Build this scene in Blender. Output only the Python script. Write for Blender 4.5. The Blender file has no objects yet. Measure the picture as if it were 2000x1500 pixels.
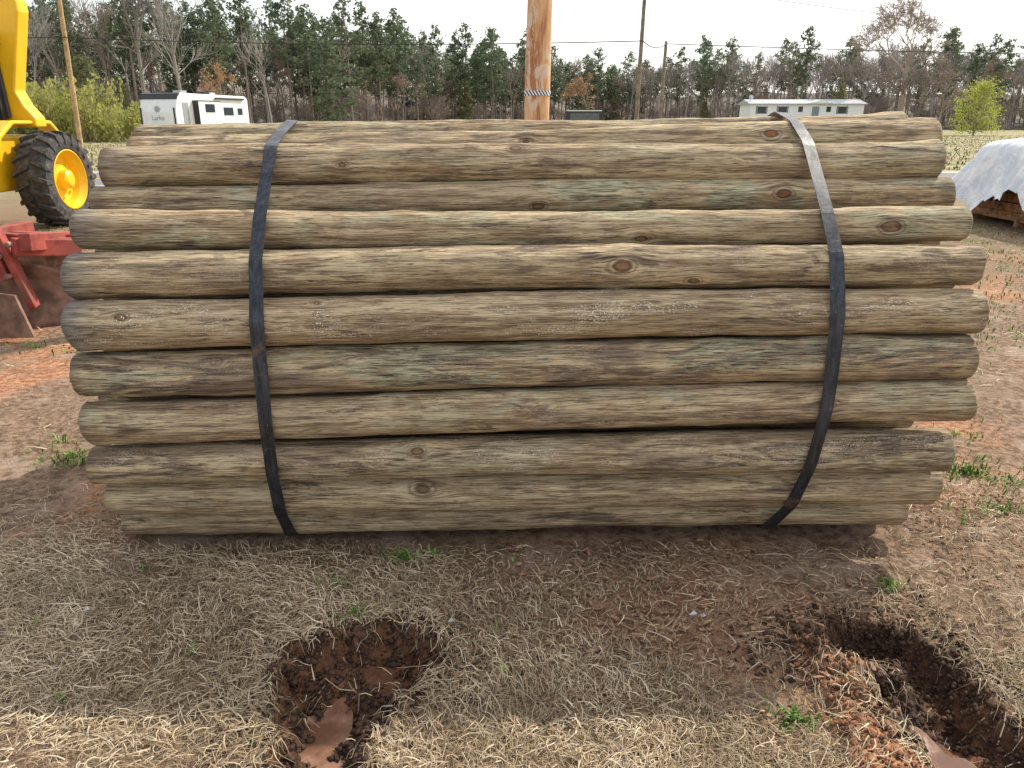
import bpy, math, random, bisect
import numpy as np
from mathutils import Vector, Matrix
random.seed(7); rng=np.random.default_rng(11)
S=bpy.context.scene
COL=S.collection
# ------------------------------------------------------------------ helpers
def link(o): COL.objects.link(o); return o
def empty(name,loc=(0,0,0)):
    e=bpy.data.objects.new(name,None); e.location=loc; return link(e)
def mesh_np(name,V,F,mats=(),smooth=False,fm=None):
    V=np.asarray(V,np.float32); F=np.asarray(F,np.int32)
    me=bpy.data.meshes.new(name); k=F.shape[1]
    me.vertices.add(len(V)); me.vertices.foreach_set('co',V.ravel())
    me.loops.add(F.size); me.loops.foreach_set('vertex_index',F.ravel())
    me.polygons.add(len(F)); me.polygons.foreach_set('loop_start',np.arange(len(F),dtype=np.int32)*k)
    if fm is not None: me.polygons.foreach_set('material_index',np.asarray(fm,np.int32))
    me.update(calc_edges=True)
    me.polygons.foreach_set('use_smooth',np.full(len(F),smooth))
    for m in mats: me.materials.append(m)
    return me
def obj(name,me,parent=None,loc=(0,0,0),rot=(0,0,0),sc=(1,1,1)):
    o=bpy.data.objects.new(name,me); o.location=loc; o.rotation_euler=rot; o.scale=sc
    link(o)
    if parent: o.parent=parent
    return o
class MB:
    def __init__(s): s.v=[]; s.f=[]; s.m=[]
    def add(s,vs,fs,mi=0):
        b=len(s.v); s.v+= [tuple(v) for v in vs]
        for f in fs: s.f.append([b+i for i in f]); s.m.append(mi)
    def box(s,c,d,mi=0,rot=None):
        vs=[]
        for x in(-.5,.5):
            for y in(-.5,.5):
                for z in(-.5,.5):
                    p=Vector((x*d[0],y*d[1],z*d[2]))
                    if rot is not None: p=rot@p
                    vs.append(p+Vector(c))
        s.add(vs,[(0,1,3,2),(4,6,7,5),(0,4,5,1),(2,3,7,6),(0,2,6,4),(1,5,7,3)],mi)
    def prism(s,a,b,ra,rb,n=6,mi=0,cap=False):
        a=Vector(a); b=Vector(b); d=(b-a)
        if d.length<1e-6: return
        d.normalize(); u=d.orthogonal().normalized(); w=d.cross(u)
        vs=[]
        for p,r in((a,ra),(b,rb)):
            for i in range(n):
                t=2*math.pi*i/n; vs.append(p+u*math.cos(t)*r+w*math.sin(t)*r)
        fs=[(i,(i+1)%n,n+(i+1)%n,n+i) for i in range(n)]
        if cap: fs+= [tuple(range(n-1,-1,-1)),tuple(range(n,2*n))]
        s.add(vs,fs,mi)
    def extr(s,poly,axis,a,b,mi=0):
        n=len(poly); vs=[]
        for q in(a,b):
            for p in poly:
                vs.append((p[0],q,p[1]) if axis=='y' else (q,p[0],p[1]))
        fs=[(i,(i+1)%n,n+(i+1)%n,n+i) for i in range(n)]+[tuple(range(n-1,-1,-1)),tuple(range(n,2*n))]
        s.add(vs,fs,mi)
    def mesh(s,name,mats,smooth=False):
        me=bpy.data.meshes.new(name); me.from_pydata(s.v,[],s.f)
        for m in mats: me.materials.append(m)
        me.polygons.foreach_set('material_index',s.m)
        me.polygons.foreach_set('use_smooth',[smooth]*len(s.f)); me.update()
        return me
def bevel(o,w=.01,seg=2):
    m=o.modifiers.new('bev','BEVEL'); m.width=w; m.segments=seg; m.limit_method='ANGLE'; return o
def _h(ix,iy,s):
    n=(ix.astype(np.int64)*374761393+iy.astype(np.int64)*668265263+s*1274126177)&0x7fffffff
    n=((n^(n>>13))*1274126177)&0x7fffffff
    n=(n^(n>>16))&0xffff
    return n/65535.0
def vn(x,y,s=0):
    ix=np.floor(x); iy=np.floor(y); fx=x-ix; fy=y-iy
    fx=fx*fx*(3-2*fx); fy=fy*fy*(3-2*fy)
    a=_h(ix,iy,s);b=_h(ix+1,iy,s);c=_h(ix,iy+1,s);d=_h(ix+1,iy+1,s)
    return a+(b-a)*fx+(c-a)*fy+(a-b-c+d)*fx*fy
def fbm(x,y,s=0,o=4):
    r=0;a=.5;t=0
    for i in range(o):
        r=r+a*vn(x*2**i,y*2**i,s+i*17); t+=a; a*=.5
    return r/t
def sstep(a,b,x):
    t=np.clip((x-a)/(b-a),0,1); return t*t*(3-2*t)
# ------------------------------------------------------------------ node helpers
class NT:
    def __init__(s,name):
        s.mat=bpy.data.materials.new(name); s.mat.use_nodes=True
        s.t=s.mat.node_tree; s.n=s.t.nodes; s.l=s.t.links
        s.b=s.n['Principled BSDF']
    def new(s,typ,**k):
        n=s.n.new(typ)
        for a,v in k.items(): setattr(n,a,v)
        return n
    def put(s,sock,v):
        if isinstance(v,bpy.types.NodeSocket): s.l.new(v,sock)
        elif v is not None:
            if hasattr(sock.default_value,'__len__') and len(sock.default_value)==4 and len(v)==3: v=(*v,1)
            sock.default_value=v
    def math(s,op,a,b=None,c=None,clamp=False):
        n=s.new('ShaderNodeMath',operation=op); n.use_clamp=clamp
        s.put(n.inputs[0],a)
        if b is not None: s.put(n.inputs[1],b)
        if c is not None: s.put(n.inputs[2],c)
        return n.outputs[0]
    def vm(s,op,a,b=None,sc=None):
        n=s.new('ShaderNodeVectorMath',operation=op); s.put(n.inputs[0],a)
        if b is not None: s.put(n.inputs[1],b)
        if sc is not None: s.put(n.inputs['Scale'],sc)
        return n.outputs['Value'] if op in('LENGTH','DOT_PRODUCT') else n.outputs[0]
    def noise(s,vec,scale,detail=4,rough=.55,dist=0):
        n=s.new('ShaderNodeTexNoise'); s.put(n.inputs['Vector'],vec)
        n.inputs['Scale'].default_value=scale; n.inputs['Detail'].default_value=detail
        n.inputs['Roughness'].default_value=rough; n.inputs['Distortion'].default_value=dist
        return n.outputs[0]
    def mr(s,v,a,b,c=0,d=1):
        n=s.new('ShaderNodeMapRange'); n.interpolation_type='SMOOTHSTEP'; s.put(n.inputs[0],v)
        for i,q in enumerate((a,b,c,d)): n.inputs[i+1].default_value=q
        return n.outputs[0]
    def mix(s,f,a,b,mode='MIX'):
        n=s.new('ShaderNodeMix',data_type='RGBA',blend_type=mode)
        s.put(n.inputs[0],f); s.put(n.inputs[6],a); s.put(n.inputs[7],b); return n.outputs[2]
    def bump(s,h,st=.3,d=.01):
        n=s.new('ShaderNodeBump'); n.inputs['Strength'].default_value=st; n.inputs['Distance'].default_value=d
        s.put(n.inputs['Height'],h); s.l.new(n.outputs[0],s.b.inputs['Normal'])
    def out(s,col=None,rough=None,metal=None,spec=None):
        if col is not None: s.put(s.b.inputs['Base Color'],col)
        if rough is not None: s.put(s.b.inputs['Roughness'],rough)
        if metal is not None: s.put(s.b.inputs['Metallic'],metal)
        if spec is not None: s.put(s.b.inputs['Specular IOR Level'],spec)
        return s.mat
    def objco(s): return s.new('ShaderNodeTexCoord').outputs['Object']
    def rnd(s): return s.new('ShaderNodeObjectInfo').outputs['Random']
def simple(name,col,rough=.6,metal=0,var=.25,scale=6,spec=.4,dirt=None,bump=0):
    t=NT(name); P=t.objco(); n=t.noise(P,scale,4,.6)
    c=t.mix(t.mr(n,.3,.7),tuple(x*(1-var) for x in col),tuple(min(1,x*(1+var)) for x in col))
    if dirt is not None:
        c=t.mix(t.mr(t.noise(P,scale*.5,5,.65),.52,.7,0,.8),c,dirt)
    if bump: t.bump(n,bump,.01)
    return t.out(c,rough,metal,spec)
# ------------------------------------------------------------------ materials: logs
def log_material(name,knots,green=.3,fleck=0.,greyend=0.,dark=.5):
    t=NT(name); P=t.objco(); r=t.rnd()
    off=t.vm('SCALE',(17.,31.,53.),sc=r)
    Q=P; cores=[]
    for (c,rk,red) in knots:
        D=t.vm('SUBTRACT',P,c)
        d=t.math('DIVIDE',t.vm('LENGTH',t.vm('MULTIPLY',D,(.62,1,1))),rk)
        fall=t.math('POWER',2.718,t.math('MULTIPLY',t.math('MULTIPLY',d,d),-.22))
        Q=t.vm('SUBTRACT',Q,t.vm('SCALE',t.vm('MULTIPLY',D,(.15,1,1)),sc=t.math('MULTIPLY',fall,.8)))
        cores.append((d,fall,red))
    W=t.vm('ADD',Q,off)
    grain=t.noise(t.vm('MULTIPLY',W,(2.8,48,48)),1,4,.68,.5)
    fib=t.noise(t.vm('MULTIPLY',W,(10,205,205)),1,2,.75,.6)
    blot=t.noise(t.vm('MULTIPLY',W,(1.7,5,5)),1.2,4,.6,.6)
    streak=t.noise(t.vm('MULTIPLY',W,(2.6,18,18)),1,6,.76,.9)
    chat=t.noise(t.vm('MULTIPLY',W,(5,9,9)),1,5,.68,.6)
    c=t.mix(t.mr(grain,.34,.64),(.285,.20,.12),(.62,.48,.30))
    c=t.mix(t.mr(blot,.49,.61,0,green),c,t.mix(t.mr(fib,.3,.7),(.225,.225,.14),(.49,.485,.33)))
    c=t.mix(t.mr(chat,.52,.60,0,.50),c,t.mix(t.mr(grain,.35,.65),(.20,.115,.062),(.44,.29,.16)))
    c=t.mix(t.mr(fib,.50,.36,0,.72),c,(.10,.068,.045))
    c=t.mix(t.mr(fib,.56,.68,0,.45),c,(.76,.66,.48))
    hi=.605-.10*dark
    c=t.mix(t.mr(streak,hi-.03,hi+.06,0,.78),c,t.mix(t.mr(fib,.38,.62),(.040,.030,.025),(.20,.145,.11)))
    c=t.mix(t.mr(blot,.48,.38,0,.60*dark+.10),c,t.mix(t.mr(grain,.36,.64),(.08,.056,.045),(.31,.23,.17)))
    for d0,fall,red in cores:
        d=t.math('ADD',d0,t.math('MULTIPLY',t.math('SUBTRACT',grain,.5),1.6))
        ring=t.math('SINE',t.math('ADD',t.math('MULTIPLY',d,7.),t.math('MULTIPLY',streak,9.)))
        rm=t.math('MULTIPLY',t.mr(ring,.0,.9),t.mr(d,2.4,1.0,0,.55))
        c=t.mix(rm,c,(.10,.06,.035))
        core=(.27,.16,.085) if not red else (.28,.11,.05)
        c=t.mix(t.mr(d,1.2,.8,0,.85),c,(.06,.035,.02))
        c=t.mix(t.math('MULTIPLY',t.mr(d,.85,.45),t.mr(fib,.35,.6,.25,1)),c,core)
    if fleck>0:
        m=t.math('MULTIPLY',t.mr(t.noise(t.vm('MULTIPLY',W,(150,240,240)),1,1,.6),.58,.66),
                 t.mr(t.noise(t.vm('MULTIPLY',W,(4.5,12,12)),1,4,.65),.49,.60,0,fleck))
        c=t.mix(m,c,(.80,.77,.70))
    sx=t.new('ShaderNodeSeparateXYZ'); t.l.new(P,sx.inputs[0])
    if greyend>0:
        e=t.math('ADD',sx.outputs[0],t.math('MULTIPLY',streak,.25))
        c=t.mix(t.mr(e,-1.40,-1.22-.04*greyend,.80*min(1,greyend+.2),0),c,t.mix(t.mr(fib,.35,.65),(.075,.072,.07),(.30,.29,.28)))
    ax=t.math('ABSOLUTE',sx.outputs[0])
    c=t.mix(t.mr(t.math('ADD',ax,t.math('MULTIPLY',grain,.05)),1.50,1.56,0,.45),c,(.10,.075,.05))
    h=t.math('ADD',t.math('MULTIPLY',grain,.8),t.math('MULTIPLY',fib,.6))
    t.bump(h,1.,.008)
    return t.out(c,.82,0,.22)
def end_material():
    t=NT('log_end_grain'); P=t.objco()
    d=t.vm('LENGTH',t.vm('MULTIPLY',P,(0,1,1)))
    n=t.noise(P,14,4,.6)
    ring=t.math('SINE',t.math('ADD',t.math('MULTIPLY',d,700),t.math('MULTIPLY',n,7)))
    c=t.mix(t.mr(ring,-.5,.8),(.36,.27,.15),(.22,.15,.085))
    c=t.mix(t.mr(n,.45,.7,0,.6),c,(.20,.19,.13))
    return t.out(c,.9,0,.2)
M_end=end_material()
t=NT('black_steel_strap'); P=t.objco()
n=t.noise(P,9,5,.65); n2=t.noise(t.vm('MULTIPLY',P,(60,60,7)),1,4,.7)
c=t.mix(t.mr(n2,.35,.7),(.012,.015,.021),(.05,.056,.07))
c=t.mix(t.mr(n,.58,.66,0,.85),c,(.15,.075,.045))
c=t.mix(t.mr(t.noise(t.vm('MULTIPLY',P,(90,90,40)),1,3,.6),.66,.72,0,.5),c,(.30,.30,.31))
t.bump(n2,.25,.002)
M_strap=t.out(c,t.mr(n,.35,.7,.28,.5),.3,.6)
# ------------------------------------------------------------------ LOG BUNDLE
L0=3.05
def log_mesh(name,rL,rR,mat,seed,L=L0,nseg=48,nlen=120):
    r=np.random.default_rng(seed)
    xs=np.linspace(-L/2,L/2,nlen); xs=np.concatenate([[xs[0]],[xs[0]+.008],xs[1:-1],[xs[-1]-.008],[xs[-1]]])
    th=np.linspace(0,2*np.pi,nseg,endpoint=False)
    X,T=np.meshgrid(xs,th,indexing='ij')
    f=(X/L+.5); R=rL*(1-f)+rR*f
    ph=r.uniform(0,6.28,8)
    R=R*(1+.014*np.sin(2*T+ph[0]+X*.6)+.010*np.sin(3*T+ph[1]-X)+.018*np.sin(X*3.3+ph[2])+.010*np.sin(X*8+ph[3]+T))
    R=R+ .0065*(fbm(X*6+seed,(T/6.283)*12,seed,4)-.5)*2
    for k in range(6):
        xk=r.uniform(-L/2,L/2); tk=r.uniform(0,6.28)
        dt=np.abs((T-tk+np.pi)%(2*np.pi)-np.pi)
        R=R+.006*np.exp(-((X-xk)/.05)**2-(dt/.35)**2)
    R[0]-=.006; R[-1]-=.006
    by=.006*np.sin(X*1.4+ph[4]); bz=.007*np.sin(X*1.7+ph[5])
    tilt=r.uniform(-.05,.05)
    k=sstep(L/2-.1,L/2,np.abs(X)); Xo=X+k*tilt*R*np.sin(T)*2
    V=np.stack([Xo,by-R*np.cos(T),bz+R*np.sin(T)],-1).reshape(-1,3)
    m=len(xs)
    i,j=np.meshgrid(np.arange(m-1),np.arange(nseg),indexing='ij')
    a=i*nseg+j; b=i*nseg+(j+1)%nseg
    F=np.stack([a,b,b+nseg,a+nseg],-1).reshape(-1,4)
    V=np.vstack([V,[[ -L/2,by[0,0],bz[0,0]],[L/2,by[-1,0],bz[-1,0]]]])
    c0=len(V)-2; c1=len(V)-1
    me=bpy.data.meshes.new(name)
    faces=F.tolist(); nb=len(faces)
    for q in range(nseg):
        faces.append((c0,(q+1)%nseg,q)); faces.append((c1,(m-1)*nseg+q,(m-1)*nseg+(q+1)%nseg))
    me.from_pydata(V.tolist(),[],faces)
    me.materials.append(mat); me.materials.append(M_end)
    me.polygons.foreach_set('material_index',[0]*nb+[1]*(2*nseg))
    me.polygons.foreach_set('use_smooth',[True]*nb+[False]*(2*nseg)); me.update()
    return me
# Yf,Zf, rL,rR, dz, xc, L, knots, green, fleck, grey, dark
front=[
 (3.067,1.492,.064,.064,.050,.030,3.05,[],.4,0,0,.5),
 (2.906,1.456,.068,.072,.056,.074,3.05,[(.89,.45,.017,1),(-.02,.4,.013,0),(-.26,.2,.010,0)],.3,0,0,.65),
 (2.772,1.404,.072,.072,.026,.032,3.05,[(-.64,.05,.010,0),(-.02,.75,.014,0)],.4,0,.15,.5),
 (2.740,1.288,.062,.064,.027,.036,3.13,[(.06,-.45,.016,0),(.94,.15,.019,1)],.9,0,0,.35),
 (2.535,1.209,.067,.060,.019,.028,3.05,[(.41,-.6,.014,0),(1.25,.0,.019,0)],.7,0,.5,.25),
 (2.425,1.092,.077,.067,.037,.033,3.05,[(.33,.05,.022,0),(.57,-.65,.014,0)],.2,.3,1,.55),
 (2.366,0.945,.083,.077,.047,.044,3.05,[(-1.33,.2,.013,0),(-.69,.72,.010,1)],.12,.9,1,.2),
 (2.359,0.782,.078,.077,.062,.032,3.05,[(-1.03,.5,.014,0)],.85,.2,0,.9),
 (2.341,0.627,.074,.075,.083,.045,3.05,[(.28,-.7,.012,0),(1.02,-.1,.012,0)],.6,.15,0,.4),
 (2.358,0.4496,.071,.076,.064,.020,3.05,[(-.35,.3,.014,0)],.35,.5,0,.65),
 (2.413,0.292,.075,.078,.050,.032,3.05,[(-.36,.1,.024,0)],.2,.1,0,.5),
 (2.532,0.136,.074,.070,.043,.005,3.05,[(0.,.55,.018,1)],.4,0,0,.45),
]
bundle=empty('log_bundle',(0,0,0))
sec=[]
for i,(Yf,Zf,rL,rR,dz,xc,L,kn,gr,fl,ge,dk) in enumerate(front):
    r=(rL+rR)/2; a=math.atan2(1.55-Zf,Yf)
    Yc=Yf+r*math.cos(a); Zc=Zf-r*math.sin(a)
    ks=[]
    for (x,fr,rad,red) in kn:
        ph=a+math.asin(fr); rr=rL+(rR-rL)*(x/L+.5)
        ks.append(((x,-rr*math.cos(ph),rr*math.sin(ph)),rad,red))
    mat=log_material('weathered_post_wood_%d'%i,ks,gr,fl,ge,dk)
    me=log_mesh('post',rL,rR,mat,100+i,L)
    obj('post_front_%d'%i,me,bundle,(xc,Yc,Zc),(0,-math.asin(dz/L),random.uniform(-.003,.003)))
    sec.append((Yc,Zc,rL,rR,dz,xc))
inner_mats=[log_material('weathered_post_wood_in_%d'%k,[],.4,.2,0,.5) for k in range(2)]
inner_me=[log_mesh('post_in',.070+.002*k,.069,inner_mats[k%2],300+k,3.05,28,40) for k in range(4)]
prof=sorted([(s[1],s[0]) for s in sec])
pz=[p[0] for p in prof]; py_=[p[1] for p in prof]
rows=0; k=0; zz=.085
while zz<1.49:
    y=2.45+(.074 if rows%2 else 0)
    while y<3.9:
        fy=float(np.interp(zz,pz,py_))
        e=abs((y-3.13)/.70)**2.5+abs((zz-.76)/.82)**2.5
        okz = not (zz>1.38 and y<3.2)
        if (e<1.0 or (y<3.1 and zz<.3)) and y>fy+.09 and okz and all(math.hypot(y-s[0],zz-s[1])>.134 for s in sec[:12]):
            k+=1
            xc=.03+random.uniform(-.03,.03)
            obj('post_inner_%d'%k,inner_me[k%4],bundle,(xc,y,zz),(0,-.016,0))
            sec.append((y,zz,.072,.072,.048,xc))
        y+=.149
    zz+=.1295; rows+=1
def hull(pts):
    pts=sorted(set(pts))
    def cr(o,a,b): return (a[0]-o[0])*(b[1]-o[1])-(a[1]-o[1])*(b[0]-o[0])
    lo=[];up=[]
    for p in pts:
        while len(lo)>1 and cr(lo[-2],lo[-1],p)<=0: lo.pop()
        lo.append(p)
    for p in reversed(pts):
        while len(up)>1 and cr(up[-2],up[-1],p)<=0: up.pop()
        up.append(p)
    return lo[:-1]+up[:-1]
def strap(name,xfun,w=.046):
    def path(x):
        pts=[]
        for (Y,Z,rL,rR,dz,xc) in sec:
            f=(x-xc)/3.05+.5; r=rL+(rR-rL)*f+.007; z=Z+dz*(f-.5)
            for q in range(40):
                t=2*math.pi*q/40; pts.append((round(Y+r*math.cos(t),5),round(z+r*math.sin(t),5)))
        h=hull(pts); h=h+[h[0]]; P=np.array(h); d=np.r_[0,np.cumsum(np.hypot(*np.diff(P,axis=0).T))]
        s=np.linspace(0,d[-1],261)[:-1]
        return np.stack([np.interp(s,d,P[:,0]),np.interp(s,d,P[:,1])],-1)
    c=path(xfun(.8))
    n=len(c); tan=np.roll(c,-1,0)-np.roll(c,1,0); tan/=np.linalg.norm(tan,axis=1)[:,None]
    nor=np.stack([tan[:,1],-tan[:,0]],-1)
    V=[];F=[]
    for i in range(n):
        y,z=c[i]; x=xfun(z if y<3.1 else 1.5)
        ny,nz=nor[i]; th=.0022
        tw=.006*math.sin(z*7+x)
        for sx_,o_ in((-w/2,0),(w/2,0),(w/2,th),(-w/2,th)):
            oo=o_+ (tw if sx_>0 else -tw)*.5+.003
            V.append((x+sx_,y+ny*oo,z+nz*oo))
    for i in range(n):
        j=(i+1)%n
        for q in range(4):
            F.append((i*4+q,i*4+(q+1)%4,j*4+(q+1)%4,j*4+q))
    return obj(name,mesh_np(name,V,F,[M_strap],False),bundle)
strap('strap_a',lambda z:-.835-.035*max(0,(z-1.0)/.5)**1.3-.03*max(0,(.6-z)/.6)**2)
strap('strap_b',lambda z:1.062+(-.072*max(0,(.75-z)/.7)**1.5)+.0*z)

# ------------------------------------------------------------------ GROUND
def axis(dense0,dense1,step,lo,hi,g=1.12):
    a=list(np.arange(dense0,dense1+1e-6,step))
    s=step; p=dense1; R=[]
    while p<hi: s*=g; p+=s; R.append(p)
    s=step; p=dense0; Lw=[]
    while p>lo: s*=g; p-=s; Lw.append(p)
    return np.array(Lw[::-1]+a+R)
gx=axis(-1.9,1.9,.0085,-900,900,1.09); gy=axis(1.25,2.75,.0085,-60,1500,1.09)
def seg(x,y,ax,ay,bx,by):
    dx,dy=bx-ax,by-ay; t=np.clip(((x-ax)*dx+(y-ay)*dy)/(dx*dx+dy*dy),0,1)
    return np.hypot(x-ax-t*dx,y-ay-t*dy)
def ruts(x,y):
    wob=(fbm(x*6+9,y*6,3,4)-.5)*.22+(fbm(x*25,y*25,5,3)-.5)*.09
    d1=np.minimum(seg(x,y,-.50,1.80,-.50,.4)-.130, np.hypot((x+.42)/1.35,(y-1.87)/.9)-.160)+wob
    d2=np.minimum(seg(x,y,1.24,1.84,1.13,.4)-.145, np.hypot((x-1.14)/1.35,(y-1.92)/.75)-.14)+wob
    return d1,d2
def spoil(x,y):
    w=(fbm(x*9+3,y*9,61,3)-.5)*.14
    return sstep(.10,.0,seg(x,y,.955,1.84,.985,1.25)-.03+w)
def height(x,y):
    near=sstep(14,6,np.abs(x))*sstep(16,8,np.abs(y))
    h=(fbm(x*1.3,y*1.3,1,4)-.5)*.05*near+(fbm(x*9,y*9,2,4)-.5)*.022*near
    d1,d2=ruts(x,y)
    cl=(fbm(x*22,y*22,7,4)-.5)
    sp_=spoil(x,y); h=h+sp_*(.03+.05*cl)
    for d,dep in((d1,.055),(d2,.085)):
        ins=sstep(.04,-.10,d)
        rim=np.exp(-((d-.03)/.04)**2)
        h=h-dep*ins+rim*(.008+.06*cl)+ins*cl*.09*sstep(-.15,-.05,d)+ins*cl*.03
    ub=sstep(1.75,1.5,np.abs(x))*sstep(2.35,2.5,y)*sstep(4.0,3.8,y)
    return h*(1-ub)-.012*ub
X,Y=np.meshgrid(gx,gy,indexing='xy')
Z=height(X,Y)
lgx=gx.tolist(); lgy=gy.tolist()
def hz(x,y):
    return float(Z[min(len(lgy)-1,bisect.bisect(lgy,y)),min(len(lgx)-1,bisect.bisect(lgx,x))])
D1,D2=ruts(X,Y)
def rz(x,y):
    a=min(len(lgy)-1,bisect.bisect(lgy,y)); b=min(len(lgx)-1,bisect.bisect(lgx,x)); return min(D1[a,b],D2[a,b])
V=np.stack([X,Y,Z],-1).reshape(-1,3); nx=len(gx); ny=len(gy)
i,j=np.meshgrid(np.arange(ny-1),np.arange(nx-1),indexing='ij'); a=i*nx+j
F=np.stack([a,a+1,a+1+nx,a+nx],-1).reshape(-1,4)
def masks(x,y):
    d1,d2=ruts(x,y); sp_=spoil(x,y)
    wet=np.clip(sstep(.06,.0,d1)+sstep(.06,.0,d2),0,1)
    wet=wet*(1-.6*sp_)
    n=fbm(x*.9+4,y*.9,21,4); n2=fbm(x*2.6,y*2.6+7,22,4)
    cp=sstep(1.15,.45,np.hypot((x-.38)/.88,(y-2.05)/.52)+(n2-.5)*1.9)
    left=sstep(-1.3,-1.9,x)*sstep(2.3,2.8,y)*sstep(11,7,y)*sstep(.30,.48,n2+.1)
    right=sstep(1.5,2.0,x)*sstep(2.2,2.7,y)*sstep(10,8,y)*sstep(.30,.48,n2)
    under=sstep(2.22,2.44,y+(n2-.5)*.3)*sstep(2.9,2.7,y)*sstep(1.8,1.5,np.abs(x))*.75
    bare=np.clip(cp+left+right+under+sp_+sstep(.55,.64,n)*.8,0,1)
    clay=np.clip(sstep(.42,.56,fbm(x*1.3,y*1.3,31,3))*np.clip(left*1.0+right*.8+cp*.35,0,1)+.6*sstep(.5,.6,n2)*wet+.9*sp_+.45*sstep(-.05,-.12,d2)*wet,0,1)
    return wet,bare,clay
wet,bare_,clay=masks(X,Y)
C=np.stack([wet,bare_,clay,np.ones_like(wet)],-1).reshape(-1,4).astype(np.float32)
t=NT('ground_soil_and_straw')
att=t.new('ShaderNodeVertexColor'); att.layer_name='zones'
sp=t.new('ShaderNodeSeparateColor'); t.l.new(att.outputs[0],sp.inputs[0])
P=t.objco(); sx=t.new('ShaderNodeSeparateXYZ'); t.l.new(P,sx.inputs[0])
n1=t.noise(P,26,6,.7); n2=t.noise(P,3.2,5,.62); n3=t.noise(P,130,3,.7); n4=t.noise(P,.35,5,.6)
straw=t.mix(t.mr(n3,.35,.68),(.11,.072,.042),(.40,.295,.18))
straw=t.mix(t.mr(n2,.4,.65,0,.6),straw,(.19,.12,.072))
soil=t.mix(t.mr(n1,.35,.65),(.12,.072,.045),(.35,.235,.155))
soil=t.mix(t.mr(n2,.50,.64,0,.8),soil,t.mix(n1,(.32,.22,.165),(.52,.39,.31)))
clayc=t.mix(t.mr(n1,.35,.65),(.28,.11,.05),(.58,.30,.17))
c=t.mix(sp.outputs[1],straw,soil); c=t.mix(sp.outputs[2],c,clayc)
wetc=t.mix(t.mr(n1,.4,.7),(.028,.016,.011),(.125,.066,.040))
c=t.mix(sp.outputs[0],c,t.mix(sp.outputs[2],wetc,t.mix(n1,(.09,.038,.019),(.34,.145,.068))))
gc=t.mix(t.mr(t.noise(P,1.7,5,.7),.35,.65),(.12,.14,.045),(.34,.31,.16))
gc=t.mix(t.mr(n4,.42,.60,0,.85),gc,(.42,.34,.20))
gc=t.mix(t.mr(t.noise(P,9,4,.7),.52,.68,0,.6),gc,(.14,.11,.06))
c=t.mix(t.mr(sx.outputs[1],13,22),c,gc)
t.bump(t.math('ADD',n1,t.math('MULTIPLY',n3,.6)),.9,.02)
M_ground=t.out(c,t.mr(sp.outputs[0],0,1,.95,.55),0,.3)
me=mesh_np('ground',V,F,[M_ground],True)
ca=me.color_attributes.new('zones','FLOAT_COLOR','POINT'); ca.data.foreach_set('color',C.ravel())
ground=obj('ground',me)
t=NT('muddy_water'); P=t.objco(); n=t.noise(P,9,5,.6)
c=t.mix(t.mr(n,.4,.65),(.14,.068,.042),(.27,.15,.10)); t.bump(t.noise(P,20,3,.6),.18,.006)
M_mud=t.out(c,t.mr(n,.45,.62,.06,.32),0,.5)
def puddle(cx,cy,w,h,z):
    V=[];n=60
    for q in range(n):
        a_=2*math.pi*q/n; rr=1+.10*math.sin(3*a_+cx)+.07*math.sin(5*a_)+.04*math.sin(11*a_)
        V.append((cx+w*rr*math.cos(a_),cy+h*rr*math.sin(a_),z))
    me=bpy.data.meshes.new('muddy_puddle'); me.from_pydata(V,[],[list(range(n))]); me.materials.append(M_mud)
    obj('muddy_puddle',me)
puddle(-.525,1.32,.085,.50,-.046); puddle(1.12,1.30,.13,.37,-.064)

def blades(N,xr,yr,Lr,wr,lift,dens,seed,ppt=4):
    r=np.random.default_rng(seed)
    x=r.uniform(*xr,N); y=r.uniform(*yr,N)
    p=dens(x,y); keep=r.uniform(0,1,N)<p; x=x[keep];y=y[keep];n=len(x)
    th=(fbm(x*2,y*2,41,2)*9)+r.normal(0,1.5,n); L=r.uniform(*Lr,n)*(1+.6*(r.uniform(0,1,n)<.1)); w=r.uniform(*wr,n)
    curl=r.normal(0,1.2,n); lf=np.abs(r.normal(0,lift,n)); z0=r.uniform(0,.016,n)
    end=r.uniform(-.2,1,n)
    V=np.zeros((n,ppt,2,3),np.float32)
    px=x.copy();py=y.copy(); a=th.copy()
    for k in range(ppt):
        f=k/(ppt-1)
        z=height(px,py)+z0+lf*np.sin(f*math.pi*.75)*np.where(end>.5,1.2,1)+.001
        ww=w*(1-.75*f)*.5
        V[:,k,0]=np.stack([px-np.sin(a)*ww,py+np.cos(a)*ww,z-ww*.5],-1)
        V[:,k,1]=np.stack([px+np.sin(a)*ww,py-np.cos(a)*ww,z+ww*.5],-1)
        px=px+np.cos(a)*L/(ppt-1); py=py+np.sin(a)*L/(ppt-1); a=a+curl/(ppt-1)
    idx=np.arange(n)[:,None]*(ppt*2)
    F=[]
    for k in range(ppt-1):
        F.append(np.concatenate([idx+2*k,idx+2*k+1,idx+2*k+3,idx+2*k+2],1))
    return V.reshape(-1,3),np.concatenate(F,0)
def M_blade(name,a,b,c3):
    t=NT(name); g=t.new('ShaderNodeNewGeometry').outputs['Random Per Island']
    cr=t.new('ShaderNodeValToRGB'); t.l.new(g,cr.inputs[0])
    e=cr.color_ramp.elements; e[0].color=(*a,1); e[1].color=(*c3,1); m=cr.color_ramp.elements.new(.5); m.color=(*b,1)
    n=t.noise(t.objco(),2.3,4,.6)
    c=t.mix(t.mr(n,.42,.60,0,.55),cr.outputs[0],tuple(q*.5 for q in b))
    return t.out(c,.7,0,.3)
M_straw=M_blade('dry_straw',(.14,.09,.052),(.46,.345,.21),(.82,.70,.52))
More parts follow.
